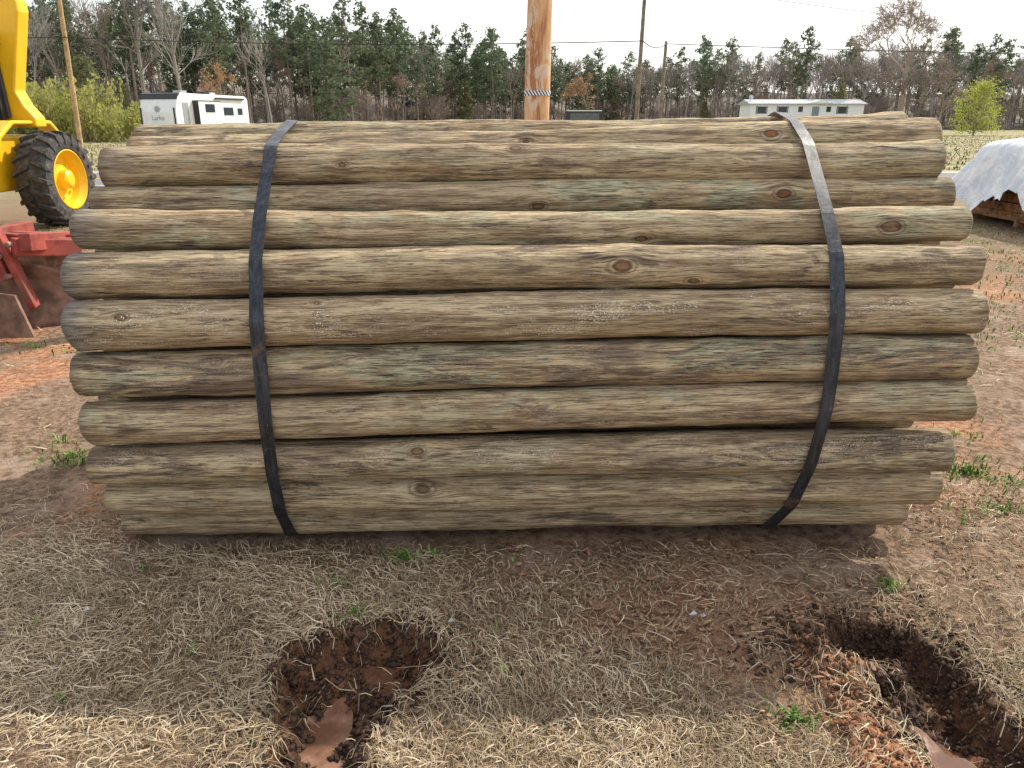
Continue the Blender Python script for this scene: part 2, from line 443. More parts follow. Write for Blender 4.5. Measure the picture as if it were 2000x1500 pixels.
def dens_near(x,y):
    w,b,c=masks(x,y); ub=(np.abs(x)<1.5)&(y>2.5)&(y<3.9)
    return np.where(ub,0,(1-w*.97)*(1-.84*b)*(.22+1.05*fbm(x*3,y*3,77,3)))
V1,F1=blades(165000,(-2.3,2.3),(1.15,3.0),(.02,.075),(.0015,.0040),.010,dens_near,1)
obj('dead_grass',mesh_np('dead_grass',V1,F1,[M_straw],False))
V2,F2=blades(50000,(-9,9),(2.9,12),(.04,.11),(.003,.007),.014,lambda x,y:dens_near(x,y)*(np.abs(x)>y*.35),2,3)
obj('dead_grass',mesh_np('dead_grass',V2,F2,[M_straw],False))
M_green=M_blade('green_weeds',(.06,.12,.02),(.14,.25,.045),(.30,.41,.11))
def tufts(lst,seed):
    r=random.Random(seed); mb=MB()
    for (cx,cy,R,n) in lst:
        for q in range(n):
            a=r.uniform(0,6.28); d=R*abs(r.gauss(0,.6)); x=cx+d*math.cos(a)*1.5; y=cy+d*math.sin(a)
            z=hz(x,y)+.004
            b=r.uniform(0,6.28); L=r.uniform(.012,.045)*(1+R*1.0); w=r.uniform(.0015,.0045)*(1+R)
            up=r.uniform(.2,1.0)*L; hx,hy=math.cos(b)*L*.6,math.sin(b)*L*.6; sx_,sy_=-math.sin(b)*w,math.cos(b)*w
            mb.add([(x-sx_,y-sy_,z),(x+sx_,y+sy_,z),(x+hx*.5+sx_,y+hy*.5+sy_,z+up*.8),(x+hx*.5-sx_,y+hy*.5-sy_,z+up*.8),(x+hx,y+hy,z+up)],[(0,1,2,3),(3,2,4)])
    return mb.mesh('green_weeds',[M_green])
T=[(-.40,2.40,.05,150),(-.30,2.43,.04,40),(-.52,2.06,.04,90),(.78,1.62,.05,120),(1.33,2.22,.04,70),(-.62,2.22,.05,30),
   (-2.15,3.3,.13,170),(-2.3,3.5,.1,50),(2.1,3.1,.22,240),(2.25,3.0,.14,110),(2.0,3.3,.14,80),(2.05,2.75,.15,110),(2.45,3.9,.18,80),(2.7,4.6,.25,100),
   (2.3,3.55,.14,60),(3.4,5.5,.25,90),(2.9,4.9,.15,50)]
for q in range(55):
    y=random.uniform(5,12); s=1 if random.random()<.7 else -1
    T.append((s*y*random.uniform(.58,.75),y,random.uniform(.15,.5),60))
for q in range(14):
    x=random.uniform(-1.6,2.2); y=random.uniform(1.4,2.5)
    if rz(x,y)>.08: T.append((x,y,random.uniform(.01,.04),random.randint(3,10)))
obj('green_weeds',tufts(T,5))
def clods(N,seed,fn,mat,name,rr):
    r=random.Random(seed); mb=MB(); cnt=0
    while cnt<N:
        x=r.uniform(-1.9,2.2); y=r.uniform(1.2,2.9)
        if not fn(x,y,r): continue
        cnt+=1
        z=hz(x,y); R=r.uniform(*rr)*r.uniform(.4,1.)
        vs=[(0,0,1),(0,0,-1)]+[(math.cos(k*1.047),math.sin(k*1.047),.4*(1 if k%2 else -1)) for k in range(6)]
        vs=[(x+v[0]*R*r.uniform(.6,1.3),y+v[1]*R*r.uniform(.6,1.3),z+R*.3+v[2]*R*r.uniform(.5,1)) for v in vs]
        fs=[(0,2+k,2+(k+1)%6) for k in range(6)]+[(1,2+(k+1)%6,2+k) for k in range(6)]
        mb.add(vs,fs)
    return obj(name,mb.mesh(name,[mat],True))
M_clod=simple('wet_soil_clods',(.065,.036,.023),.8,0,.6,14,.25)
def near_rut(x,y,r):
    return -.12<rz(x,y)<.03+r.random()**3*.19
clods(9000,3,near_rut,M_clod,'soil_clods',(.003,.014))
SPG=spoil(X,Y)
def inspoil(x,y,r):
    a=min(len(lgy)-1,bisect.bisect(lgy,y)); b=min(len(lgx)-1,bisect.bisect(lgx,x)); return SPG[a,b]>r.random()*.8+.1
clods(1400,6,inspoil,simple('clay_crumbs',(.36,.17,.09),.85,0,.5,12,.2),'clay_crumbs',(.003,.013))
M_peb=simple('dry_soil_crumbs',(.32,.21,.135),.9,0,.5,5,.2)
clods(3500,4,lambda x,y,r:rz(x,y)>.05 and (math.hypot((x-.4)/.9,(y-2.05)/.5)<1 or (abs(x)>1.6 and y>2.2)),M_peb,'soil_crumbs',(.003,.009))
M_chip=simple('bark_chips',(.27,.165,.105),.85,0,.6,60,.2)
r_=random.Random(9); mb=MB()
for q in range(1000):
    x=r_.gauss(.45,.6); y=r_.gauss(2.05,.25)
    if y>2.55 or y<1.3 or rz(x,y)<.04: continue
    z=hz(x,y)+.012; a_=r_.gauss(0,.8); L=r_.uniform(.01,.05)*(2.0 if r_.random()<.06 else 1); w=r_.uniform(.003,.012)
    R=Matrix.Rotation(a_,3,'Z')@Matrix.Rotation(r_.gauss(0,.15),3,'Y')@Matrix.Rotation(r_.gauss(0,.3),3,'X')
    mb.box((x,y,z),(L,w,.002),0,R)
obj('bark_chips',mb.mesh('bark_chips',[M_chip]))
M_lit=simple('plastic_litter',(.5,.52,.55),.4,0,.2,30)
mb=MB()
for (x,y,s) in((-.20,2.02,.012),(.60,2.06,.014),(.63,2.05,.010),(-1.42,2.08,.012)):
    z=hz(x,y)+.016
    mb.add([(x-s,y,z),(x,y-s*.6,z+.006),(x+s,y+.003,z+.003),(x+s*.2,y+s*.7,z+.012)],[(0,1,2,3)])
obj('plastic_litter',mb.mesh('plastic_litter',[M_lit]))

# ------------------------------------------------------------------ ROAD
t=NT('asphalt'); P=t.objco(); n=t.noise(P,60,3,.6)
M_road=t.out(t.mix(n,(.14,.14,.14),(.24,.235,.23)),.9,0,.25)
M_white=simple('road_paint',(.7,.7,.68),.7); M_yel=simple('road_paint_yellow',(.6,.42,.05),.7)
M_shoulder=simple('gravel_shoulder',(.42,.38,.32),.95,0,.4,9)
def strip(y0,y1,z,x0=-400,x1=400): return [(x0,y0,z),(x1,y0,z),(x1,y1,z),(x0,y1,z)]
mb=MB(); mb.add(strip(18.2,24.9,.02),[(0,1,2,3)],3); mb.add(strip(18.9,24.2,.03),[(0,1,2,3)],0)
mb.add(strip(19.05,19.15,.034),[(0,1,2,3)],1); mb.add(strip(23.95,24.05,.034),[(0,1,2,3)],1)
mb.add(strip(21.4,21.5,.034),[(0,1,2,3)],2); mb.add(strip(21.6,21.7,.034),[(0,1,2,3)],2)
obj('road',mb.mesh('road',[M_road,M_white,M_yel,M_shoulder]))

# ------------------------------------------------------------------ POLES
t=NT('peeled_pole_wood'); P=t.objco()
n=t.noise(t.vm('MULTIPLY',P,(9,9,.9)),1,6,.65,.6); n2=t.noise(t.vm('MULTIPLY',P,(30,30,3)),1,5,.7)
n3=t.noise(t.vm('MULTIPLY',P,(6,6,2.6)),1,5,.7,1.)
c=t.mix(t.mr(n2,.3,.7),(.50,.27,.12),(.78,.50,.28)); c=t.mix(t.mr(n,.50,.58,0,.8),c,(.38,.14,.055))
c=t.mix(t.mr(n3,.52,.57,0,.85),c,t.mix(n2,(.55,.43,.32),(.78,.68,.56))); c=t.mix(t.mr(n2,.58,.68,0,.85),c,(.14,.07,.04))
t.bump(n2,.5,.01); M_peel=t.out(c,.7,0,.3)
M_oldpole=simple('old_pole_wood',(.22,.17,.13),.85,0,.4,5); M_tanpole=simple('tan_pole_wood',(.42,.28,.14),.8,0,.3,5)
t=NT('striped_band'); P=t.objco(); sx=t.new('ShaderNodeSeparateXYZ'); t.l.new(P,sx.inputs[0])
w=t.math('SINE',t.math('ADD',t.math('MULTIPLY',sx.outputs[0],190),t.math('MULTIPLY',sx.outputs[2],120)))
M_band=t.out(t.mix(t.mr(w,-.1,.1),(.04,.04,.06),(.8,.8,.8)),.6)
def pole(name,base,top,r0,r1,mat,n=20,segs=14):
    e=empty(name,base); mb=MB(); tp=Vector(top)-Vector(base)
    vs=[];fs=[]
    for k in range(segs+1):
        f=k/segs; p=tp*f; r=(r0+(r1-r0)*f)*(1+.03*random.uniform(-1,1))
        for q in range(n): a_=2*math.pi*q/n; vs.append((p.x+r*math.cos(a_),p.y+r*math.sin(a_),p.z))
    for k in range(segs):
        for q in range(n): fs.append((k*n+q,k*n+(q+1)%n,(k+1)*n+(q+1)%n,(k+1)*n+q))
    fs.append(tuple(range(segs*n,segs*n+n)))
    mb.add(vs,fs); obj('shaft',mb.mesh('shaft',[mat],True),e)
    return e
pp=pole('wooden_pole',(.235,8.5,0),(.375,8.45,7.5),.135,.120,M_peel,28,24)
mb=MB(); zb=1.83; fx=.14*zb/7.5
mb.prism((fx,-.01,zb-.026),(fx,-.01,zb+.026),.142,.142,28); obj('rope_band',mb.mesh('rope_band',[M_band],True),pp)
u1=pole('utility_pole',(6.35,40.5,0),(6.52,40.5,9.4),.12,.085,M_oldpole)
mb=MB(); mb.prism((.17,0,8.6),(.50,-.1,8.75),.03,.03,8); mb.box((.62,-.1,8.73),(.34,.2,.09)); mb.box((.16,-.13,8.3),(.16,.16,.4)); mb.box((.16,.02,8.1),(1.6,.1,.1))
obj('lamp_head',mb.mesh('lamp_head',[simple('lamp_grey',(.35,.35,.36),.5)]),u1)
u2=pole('utility_pole',(8.8,47,0),(8.9,47,5.9),.11,.09,M_oldpole)
u3=pole('utility_pole',(-24.9,45,0),(-24.5,45,10.5),.14,.11,M_tanpole)
M_wire=simple('power_line_black',(.03,.03,.03),.6)
def wire(pts,r=.012,sag=.5):
    cu=bpy.data.curves.new('power_line','CURVE'); cu.dimensions='3D'; cu.bevel_depth=r; cu.bevel_resolution=1
    for a,b in zip(pts[:-1],pts[1:]):
        s=cu.splines.new('POLY'); s.points.add(20)
        for k in range(21):
            f=k/20; p=Vector(a).lerp(Vector(b),f); s.points[k].co=(p.x,p.y,p.z-sag*4*f*(1-f),1)
    cu.materials.append(M_wire); obj('power_line',cu)
wire([(-60,44,6.2),(-24.6,44.8,5.9),(6.5,40.4,5.3),(8.9,46.9,5.75),(60,42,4.6)],.024,.25)
wire([(-60,46,9.2),(-24.5,45,8.9),(6.55,40.4,8.0),(60,38,9.2)],.018,.4)
wire([(-60,46,9.6),(-24.5,45.1,9.3),(6.6,40.5,8.3),(60,39,10)],.018,.4)
wire([(6.55,40.4,8.0),(50,70,9.0)],.018,.5)

# ------------------------------------------------------------------ TREES
def bark(name,col):
    t=NT(name); r=t.rnd(); c=t.mix(r,tuple(x*.7 for x in col),tuple(x*1.2 for x in col)); return t.out(c,.9,0,.15)
M_b1=bark('pine_bark',(.26,.21,.18)); M_b2=bark('grey_bark',(.35,.315,.295)); M_b3=bark('brown_twigs',(.30,.245,.215))  # barks lightened towards grey, standing in for haze over the far trees
def leafmat(name,a,b,c3,tint=(.16,.18,.11)):
    t=NT(name); g=t.new('ShaderNodeNewGeometry').outputs['Random Per Island']
    cr=t.new('ShaderNodeValToRGB'); t.l.new(g,cr.inputs[0]); e=cr.color_ramp.elements
    e[0].color=(*a,1); e[1].color=(*c3,1); m=cr.color_ramp.elements.new(.55); m.color=(*b,1)
    r=t.rnd(); c=t.mix(t.mr(r,0,1,0,.5),cr.outputs[0],tint)
    t.out(c,.8,0,.2)
    tr=t.new('ShaderNodeBsdfTranslucent'); t.put(tr.inputs[0],c); mx=t.new('ShaderNodeMixShader'); mx.inputs[0].default_value=.45
    o=t.n['Material Output']; t.l.new(t.b.outputs[0],mx.inputs[1]); t.l.new(tr.outputs[0],mx.inputs[2]); t.l.new(mx.outputs[0],o.inputs[0])
    return t.mat
M_pine=leafmat('pine_needles',(.075,.118,.075),(.135,.18,.11),(.20,.24,.14))  # needle greens lifted and greyed: distance haze painted into the base colour
M_cedar=leafmat('cedar_foliage',(.10,.135,.06),(.17,.18,.08),(.24,.21,.10))
M_orange=leafmat('rust_leaves',(.32,.17,.08),(.46,.26,.12),(.52,.34,.19),(.4,.23,.12))
M_bud=leafmat('pink_buds',(.28,.17,.14),(.36,.23,.19),(.44,.30,.25),(.35,.2,.17))
M_lime=leafmat('spring_leaves',(.26,.32,.05),(.42,.47,.09),(.55,.60,.18),(.4,.42,.1))
M_bam=leafmat('bamboo_leaves',(.22,.26,.05),(.40,.42,.11),(.56,.55,.20),(.4,.38,.12))
def rv(r): 
    v=Vector((r.gauss(0,1),r.gauss(0,1),r.gauss(0,1))); return v.normalized()
def leaf(mb,p,s,r,mi,up=0):
    a=rv(r); a.z*=.6; b=rv(r)
    if up: a=Vector((a.x*.3,a.y*.3,1))
    a=a.normalized(); b=(b-a*b.dot(a)).normalized()
    mb.add([p-a*s*.5-b*s*.28,p+b*s*.34,p+a*s*.6,p-b*s*.30+a*s*.12],[(0,1,2,3)],mi)
def pine(seed,H=16,h0=.42,wid=2.6,dense=1.,mat=None):
    r=random.Random(seed); mb=MB(); lean=Vector((r.uniform(-.03,.03),r.uniform(-.03,.03),1))
    pts=[lean*H*f+Vector((math.sin(f*5+seed),math.cos(f*4+seed),0))*.12*f for f in [0,.2,.4,.6,.8,1]]
    for k in range(5):
        ra=.19*(1-k/5*.88); rb=.19*(1-(k+1)/5*.88); mb.prism(pts[k],pts[k+1],ra,rb,6)
    nb=int(44*dense)
    for k in range(nb):
        f=h0+(1-h0)*((k+r.random())/nb); g=(f-h0)/(1-h0)
        L=wid*(1-g**1.5)**.85*(.4+.75*r.random())*(.55+.8*min(1,g*3.5)) +.3
        a=r.uniform(0,6.28); base=lean*H*f
        d=Vector((math.cos(a),math.sin(a),r.uniform(-.1,.35)+.25*g)); tip=base+d*L
        mb.prism(base,tip,.04,.012,3)
        for q in range(int(4+L*4.5)):
            ff=r.uniform(.2,1.08); p=base+d*L*ff+Vector((r.gauss(0,.22),r.gauss(0,.22),r.gauss(0.05,.18)))
            for z in range(3): leaf(mb,p+rv(r)*.22,r.uniform(.22,.50),r,1)
    for k in range(12):
        f=r.uniform(.12,h0); a=r.uniform(0,6.28); b=lean*H*f
        mb.prism(b,b+Vector((math.cos(a),math.sin(a),r.uniform(-.2,.3)))*r.uniform(.5,1.5),.03,.01,3)
    return mb.mesh('pine',[M_b1,mat or M_pine])
def branchy(mb,p,d,L,R,depth,r,leafs=None,spread=.55,grav=.12,tw=.011):
    nseg=3; q=p.copy(); dd=d.copy(); rr=R
    nodes=[]
    for k in range(nseg):
        dd=(dd+rv(r)*.16+Vector((0,0,grav*.3))).normalized()
        q2=q+dd*L/nseg; r2=max(tw,rr*.82)
        mb.prism(q,q2,rr,r2,5 if R>.06 else 3); nodes.append((q2,dd,r2)); q=q2; rr=r2
    if depth<=0:
        if leafs:
            mi,n,s=leafs
            for z in range(n): leaf(mb,q-dd*L*r.random()+rv(r)*.35,s*r.uniform(.6,1.2),r,mi)
        return
    nb=3 if depth>1 else 4
    for k in range(nb+ (1 if r.random()<.5 else 0)):
        b=nodes[-1] if k<2 else nodes[r.randint(0,nseg-1)]
        nd=(b[1]+rv(r)*spread*1.25+Vector((0,0,grav))).normalized()
        branchy(mb,b[0],nd,L*r.uniform(.58,.85),b[2]*r.uniform(.55,.75),depth-1,r,leafs,spread,grav,tw)
def bare(seed,H=16,depth=4,mats=None,leafs=None,trunk=.40,R=.2,spread=.55,L=None,tw=.014,grav=.12):
    r=random.Random(seed); mb=MB(); p=Vector((0,0,0)); d=Vector((r.uniform(-.04,.04),r.uniform(-.04,.04),1)).normalized()
    h=H*trunk; n=4; rr=R
    for k in range(n):
        d=(d+rv(r)*.04).normalized(); d.z=abs(d.z); q=p+d*h/n; r2=rr*.9; mb.prism(p,q,rr,r2,7)
        if k>=2:
            for z in range(2):
                nd=(Vector((r.uniform(-1,1),r.uniform(-1,1),.5))).normalized()
                branchy(mb,q,nd,H*.13,rr*.3,max(1,depth-2),r,leafs,spread,grav,tw)
        p=q; rr=r2
    for k in range(3):
        nd=(d+rv(r)*spread*(.5 if k==0 else .9)).normalized()
        branchy(mb,p,nd,L or H*.2,rr*.75,depth,r,leafs,spread,grav,tw)
    return mb.mesh('bare_tree',mats or [M_b2])
rr_=random.Random(77)
pines=[pine(s,16.5,rr_.uniform(.30,.58),rr_.uniform(1.8,2.7),1.1) for s in range(6)]
lowp=[pine(50+s,13,.10,2.6,1.5) for s in range(2)]
cedars=[pine(70+s,9,.06,2.0,1.3,M_cedar) for s in range(2)]
bares=[bare(s+10,16,3,[M_b2 if s%2 else M_b3],None,.42,.16,.5,3.0,.024) for s in range(6)]
brush=[bare(s+30,6,3,[M_b3],None,.15,.05,.7,1.6,.024) for s in range(3)]
buds=[bare(s+40,13,3,[M_b3,M_bud],(1,2,.28),.35,.13,.6,2.6,.02) for s in range(2)]
rust=[bare(s+44,11,3,[M_b3,M_orange],(1,4,.34),.3,.12,.6,2.4,.02) for s in range(2)]
forest=empty('distant_forest')
def edgeY(u): return float(np.interp(u,[-1,-.68,-.35,-.2,-.1,0,.13,.22,.35,.7,1],[86,88,98,118,142,156,198,172,155,142,142]))
R_=random.Random(4)
def inst(me,x,y,s,par=forest):
    o=obj('tree_%d'%inst.k,me,par,(x,y,-.1),(0,0,R_.uniform(0,6.28)),(s*R_.uniform(.9,1.1),s*R_.uniform(.9,1.1),s)); inst.k+=1; return o
inst.k=0
for row in range(6):
    u=-.92
    while u<.92:
        Y0=edgeY(u)+row*6+R_.uniform(-3,3); x=u*Y0; step=R_.uniform(1.9,3.4)/Y0
        dec = .46 if u<-.3 else (.34 if u<.15 else .70)
        q=R_.random()
        if row==0 and R_.random()<.35:
            inst(R_.choice(cedars if R_.random()<.4 else brush),x,Y0-3,R_.uniform(.6,1.1))
        if q<dec: inst(R_.choice(bares+(buds if R_.random()<.3 else [])),x,Y0,R_.uniform(.8,1.12))
        elif q<dec+.08: inst(R_.choice(lowp),x,Y0,R_.uniform(.6,1.05))
        elif q<dec+.09: inst(R_.choice(rust),x,Y0,R_.uniform(.5,.8))
        else: inst(R_.choice(pines),x,Y0,R_.uniform(.78,1.12))
        u+=step
for q in range(260):
    u=R_.uniform(-.9,.9); Y0=edgeY(u)+R_.uniform(-2,22); inst(R_.choice(brush),u*Y0,Y0,R_.uniform(.7,1.4))
M_litter=simple('leaf_litter',(.15,.125,.10),.95,0,.5,.6)
us=np.linspace(-1.3,1.3,90); Vv=[];Ff=[]
for k,u in enumerate(us):
    Y0=edgeY(u); a_=1+.5*math.sin(k*1.3)+.4*math.sin(k*.37)
    Vv+= [(u*Y0,Y0-1,.02),(u*(Y0+30),Y0+30,1.4),(u*(Y0+48),Y0+48,7.2+a_),(u*(Y0+120),Y0+120,7)]
for k in range(len(us)-1):
    for q in range(3): Ff.append((k*4+q,k*4+4+q,k*4+5+q,k*4+1+q))
obj('hillside',mesh_np('hillside',Vv,Ff,[M_litter],True))
big=bare(201,17.0,5,[M_b3],None,.47,.42,.62,3.6,.030,.03); obj('bare_tree',big,None,(57.0,116,0),(0,0,0),(1.15,1.15,1.0))
obj('bare_tree',bare(203,11,4,[M_b3],None,.25,.2,.7,2.4,.03),None,(56.0,112,0))
obj('bare_tree',bare(209,10,4,[M_b3],None,.25,.2,.7,2.2,.03),None,(59.5,110,0))
obj('bare_tree',bare(204,19,4,[M_b2],None,.45,.28,.45,3.4,.028,.2),None,(-38.8,84,0),(0,0,1))
obj('bare_tree',bare(205,18,4,[M_b2],None,.45,.24,.45,3.2,.028,.2),None,(-35.2,85,0),(0,0,2))
obj('bare_tree',bare(207,17,4,[M_b2],None,.45,.2,.45,3.2,.028,.2),None,(-54,84,0),(0,0,2))
obj('rust_leaved_tree',rust[0],None,(-29.5,80,0),(0,0,1),(.55,.55,.78))
obj('rust_leaved_tree',rust[1],None,(15.8,164,0),(0,0,1),(1.2,1.2,1.12))
obj('pine_tree',cedars[0],None,(-35.5,66,0),(0,0,0),(.8,.8,.72))
obj('pine_tree',lowp[1],None,(-23.5,104,0),(0,0,0),(1.15,1.15,.85))
obj('budding_tree',buds[0],None,(-18.0,130,0),(0,0,0),(1.1,1.1,.8))
def round_tree(seed,H,W,mats):
    r=random.Random(seed); mb=MB(); mb.prism((0,0,0),(0,0,H*.35),.12,.08,7)
    for k in range(80):
        a=r.uniform(0,6.28); f=r.random(); z=H*(.10+.86*f); rad=W*.5*math.sin(math.pi*min(1,.22+f*.74))**.6*r.uniform(.35,.98)
        c=Vector((math.cos(a)*rad,math.sin(a)*rad,z)); mb.prism((0,0,z*.45),c,.03,.012,3)
        for q in range(60): leaf(mb,c+rv(r)*W*.14*abs(r.gauss(.6,.5)),r.uniform(.12,.24),r,1)
    return mb.mesh('leafy_tree',mats)
obj('leafy_green_tree',round_tree(5,5.6,5.6,[M_b3,M_lime]),None,(52.4,89,0))
r=random.Random(8); mb=MB()
for k in range(420):
    x=r.uniform(-41.5,-30.0); y=r.uniform(60,66); h=r.uniform(2.8,4.4)*(.75+.35*math.sin(x*1.1)**2); lx=r.gauss(0,.35); ly=r.gauss(0,.3)
    if x>-32.5: h*=.65
    mb.prism((x,y,0),(x+lx,y+ly,h),.02,.008,3)
    for q in range(28):
        f=r.uniform(.12,1.05); leaf(mb,Vector((x+lx*f*f,y+ly*f*f,h*f))+rv(r)*.25,r.uniform(.16,.40),r,1,up=r.random()<.6)
obj('bamboo_grove',mb.mesh('bamboo_grove',[M_b3,M_bam]))
r=random.Random(12); mb=MB()
for k in range(9000):
    y=r.uniform(25.5,88); u=r.choice((-1,1))*r.uniform(.5,.74); x=u*y; s=r.uniform(.05,.13)
    leaf(mb,Vector((x,y,s*.3)),s,r,0 if r.random()<.5 else 1,up=True)
obj('field_grass',mb.mesh('field_grass',[M_blade('field_green',(.09,.11,.035),(.17,.19,.06),(.26,.26,.11)),M_straw]))

# ------------------------------------------------------------------ TRAVEL TRAILER
M_wh=simple('white_gelcoat',(.76,.77,.78),.35,0,.05,2,.5); M_gr=simple('grey_panel',(.33,.35,.37),.4,0,.1,2); M_dk=simple('dark_trim',(.03,.03,.035),.4)
M_gl=simple('dark_glass',(.03,.04,.05),.12,0,.1,2,.6)
rvE=empty('travel_trailer',(-26.6,59.5,0)); rvE.rotation_euler=(0,0,math.radians(73))
W,Ln,Ht=3.3,8.8,3.55
mb=MB(); mb.extr([(0,.75),(-.12,1.2),(-.12,2.2),(.25,Ht-.1),(.5,Ht),(Ln-.3,Ht-.05),(Ln,Ht-.3),(Ln,.75)],'y',-W/2,W/2,0)
o=obj('body',mb.mesh('body',[M_wh]),rvE); bevel(o,.08,3)
mb=MB()
mb.extr([(.10,3.12),(.24,Ht-.06),(.5,Ht+.02),(.5,Ht-.1),(.3,Ht-.25),(.16,3.07)],'y',-W/2-.015,W/2+.015,2)
mb.box((Ln/2,0,.68),(Ln,W*.92,.16),2)
mb.box((-.135,0,1.05),(.03,W*.9,.4),1)
for s in(-1,1): mb.box((-.128,s*W*.46,1.7),(.03,.14,1.6),2)
mb.box((3.2,-W/2-.25,2.0),(2.6,.5,2.0),0); mb.box((3.2,-W/2-.51,2.5),(1.1,.02,.6),3); mb.box((3.2,-W/2-.255,3.02),(2.7,.53,.06),2)
mb.box((1.88,-W/2-.25,2.0),(.03,.52,2.0),2)
mb.box((3.2,-W/2-.25,1.0),(2.64,.53,.06),2)
mb.box((1.0,-W/2-.012,2.0),(.62,.03,1.75),1); mb.box((6.1,-W/2-.012,2.3),(1.2,.03,.6),3); mb.box((7.6,-W/2-.012,2.3),(.6,.03,.5),3)
mb.box((5.2,-W/2-.008,1.25),(6.4,.02,.34),1); mb.box((6.3,-W/2-.1,3.25),(3.6,.14,.12),2)
mb.box((2.6,0,Ht+.12),(.7,.7,.24),1); mb.box((5.4,0,Ht+.12),(.6,.6,.22),2); mb.box((6.6,.3,Ht+.1),(.5,.5,.2),0)
for q in(-.5,.5): mb.prism((-1.2,0,.55),(.1,q*1.6,.6),.05,.05,6,2)
for x in(5.0,6.0):
    for s in(-1,1): mb.prism((x,s*1.32,.38),(x,s*1.54,.38),.38,.38,20,2,True); mb.prism((x,s*1.50,.38),(x,s*1.56,.38),.2,.2,14,1,True)
obj('fittings',mb.mesh('fittings',[M_wh,M_gr,M_dk,M_gl]),rvE)
def text(s,size,parent,loc,rot,mat,ext=.005,name='lettering'):
    cu=bpy.data.curves.new(name,'FONT'); cu.body=s; cu.size=size; cu.extrude=ext; cu.align_x='CENTER'; cu.materials.append(mat)
    return obj(name,cu,parent,loc,rot)
text('Larko',.5,rvE,(-.14,0,1.62),(math.radians(90),0,math.radians(-90)),M_gr)
mb=MB(); mb.prism((-.13,.0,2.4),(-.15,.0,2.4),.24,.24,6,0,True); obj('mark',mb.mesh('mark',[M_gr]),rvE)

ctE=empty('cargo_trailer',(5.7,62,0)); mb=MB()
mb.extr([(-1.4,.5),(-1.5,1.2),(-1.4,2.3),(-1.2,2.42),(1.4,2.42),(1.5,2.3),(1.5,.5)],'y',0,2.0,0)
mb.box((-.0,-.02,1.55),(2.3,.03,1.2),1); mb.box((.0,-.04,2.32),(2.7,.05,.07),2)
for x in(-.3,.5):mb.prism((x,-.05,.35),(x,.2,.35),.35,.35,18,0,True)
mb.box((2.0,1,.5),(1.2,.1,.1),0)
obj('body',mb.mesh('body',[M_dk,simple('smoke_panel',(.10,.11,.12),.3),M_wh]),ctE)

# ------------------------------------------------------------------ MOBILE HOME
hE=empty('mobile_home',(41.0,110,0.7)); mb=MB(); Lh=15.8
M_sid=simple('white_siding',(.78,.80,.82),.6,0,.05,2); M_roof=simple('grey_shingles',(.40,.42,.46),.8,0,.2,4)
mb.box((0,2.5,1.9),(Lh,5,2.5),0); mb.box((0,2.5,.0),(Lh-.1,4.9,1.4),2)
mb.extr([(-.35,3.14),(2.5,3.75),(5.35,3.14),(5.35,3.04),(-.35,3.04)],'x',-Lh/2-.3,Lh/2+.3,1)
for x in(-6.3,-3.4,4.9):
    mb.box((x,-.02,2.3),(1.1,.05,.9),3); mb.box((x-.68,-.03,2.3),(.22,.05,1.0),4); mb.box((x+.68,-.03,2.3),(.22,.05,1.0),4)
for x in(-.9,3.0): mb.box((x,-.02,2.4),(.6,.05,.7),3)
mb.box((1.2,-.02,1.75),(.95,.06,2.0),4)
mb.extr([(-.2,3.15),(1.6,3.62),(3.4,3.15)],'y',-.45,2.0,0)
mb.box((-7.5,1.5,3.75),(.05,.05,.6),2); mb.prism((-7.5,1.4,4.0),(-7.5,1.3,4.05),.32,.3,14,2,True)
mb.box((1.6,-1.2,.6),(2.6,2.2,.15),5)
for x in(.4,2.8): mb.box((x,-2.2,-.05),(.1,.1,1.3),5); mb.box((x,-2.2,1.1),(.08,.08,.9),5)
obj('house',mb.mesh('house',[M_sid,M_roof,simple('skirting',(.5,.52,.54),.7),M_gl,simple('shutter',(.22,.25,.29),.6),M_tanpole]),hE)

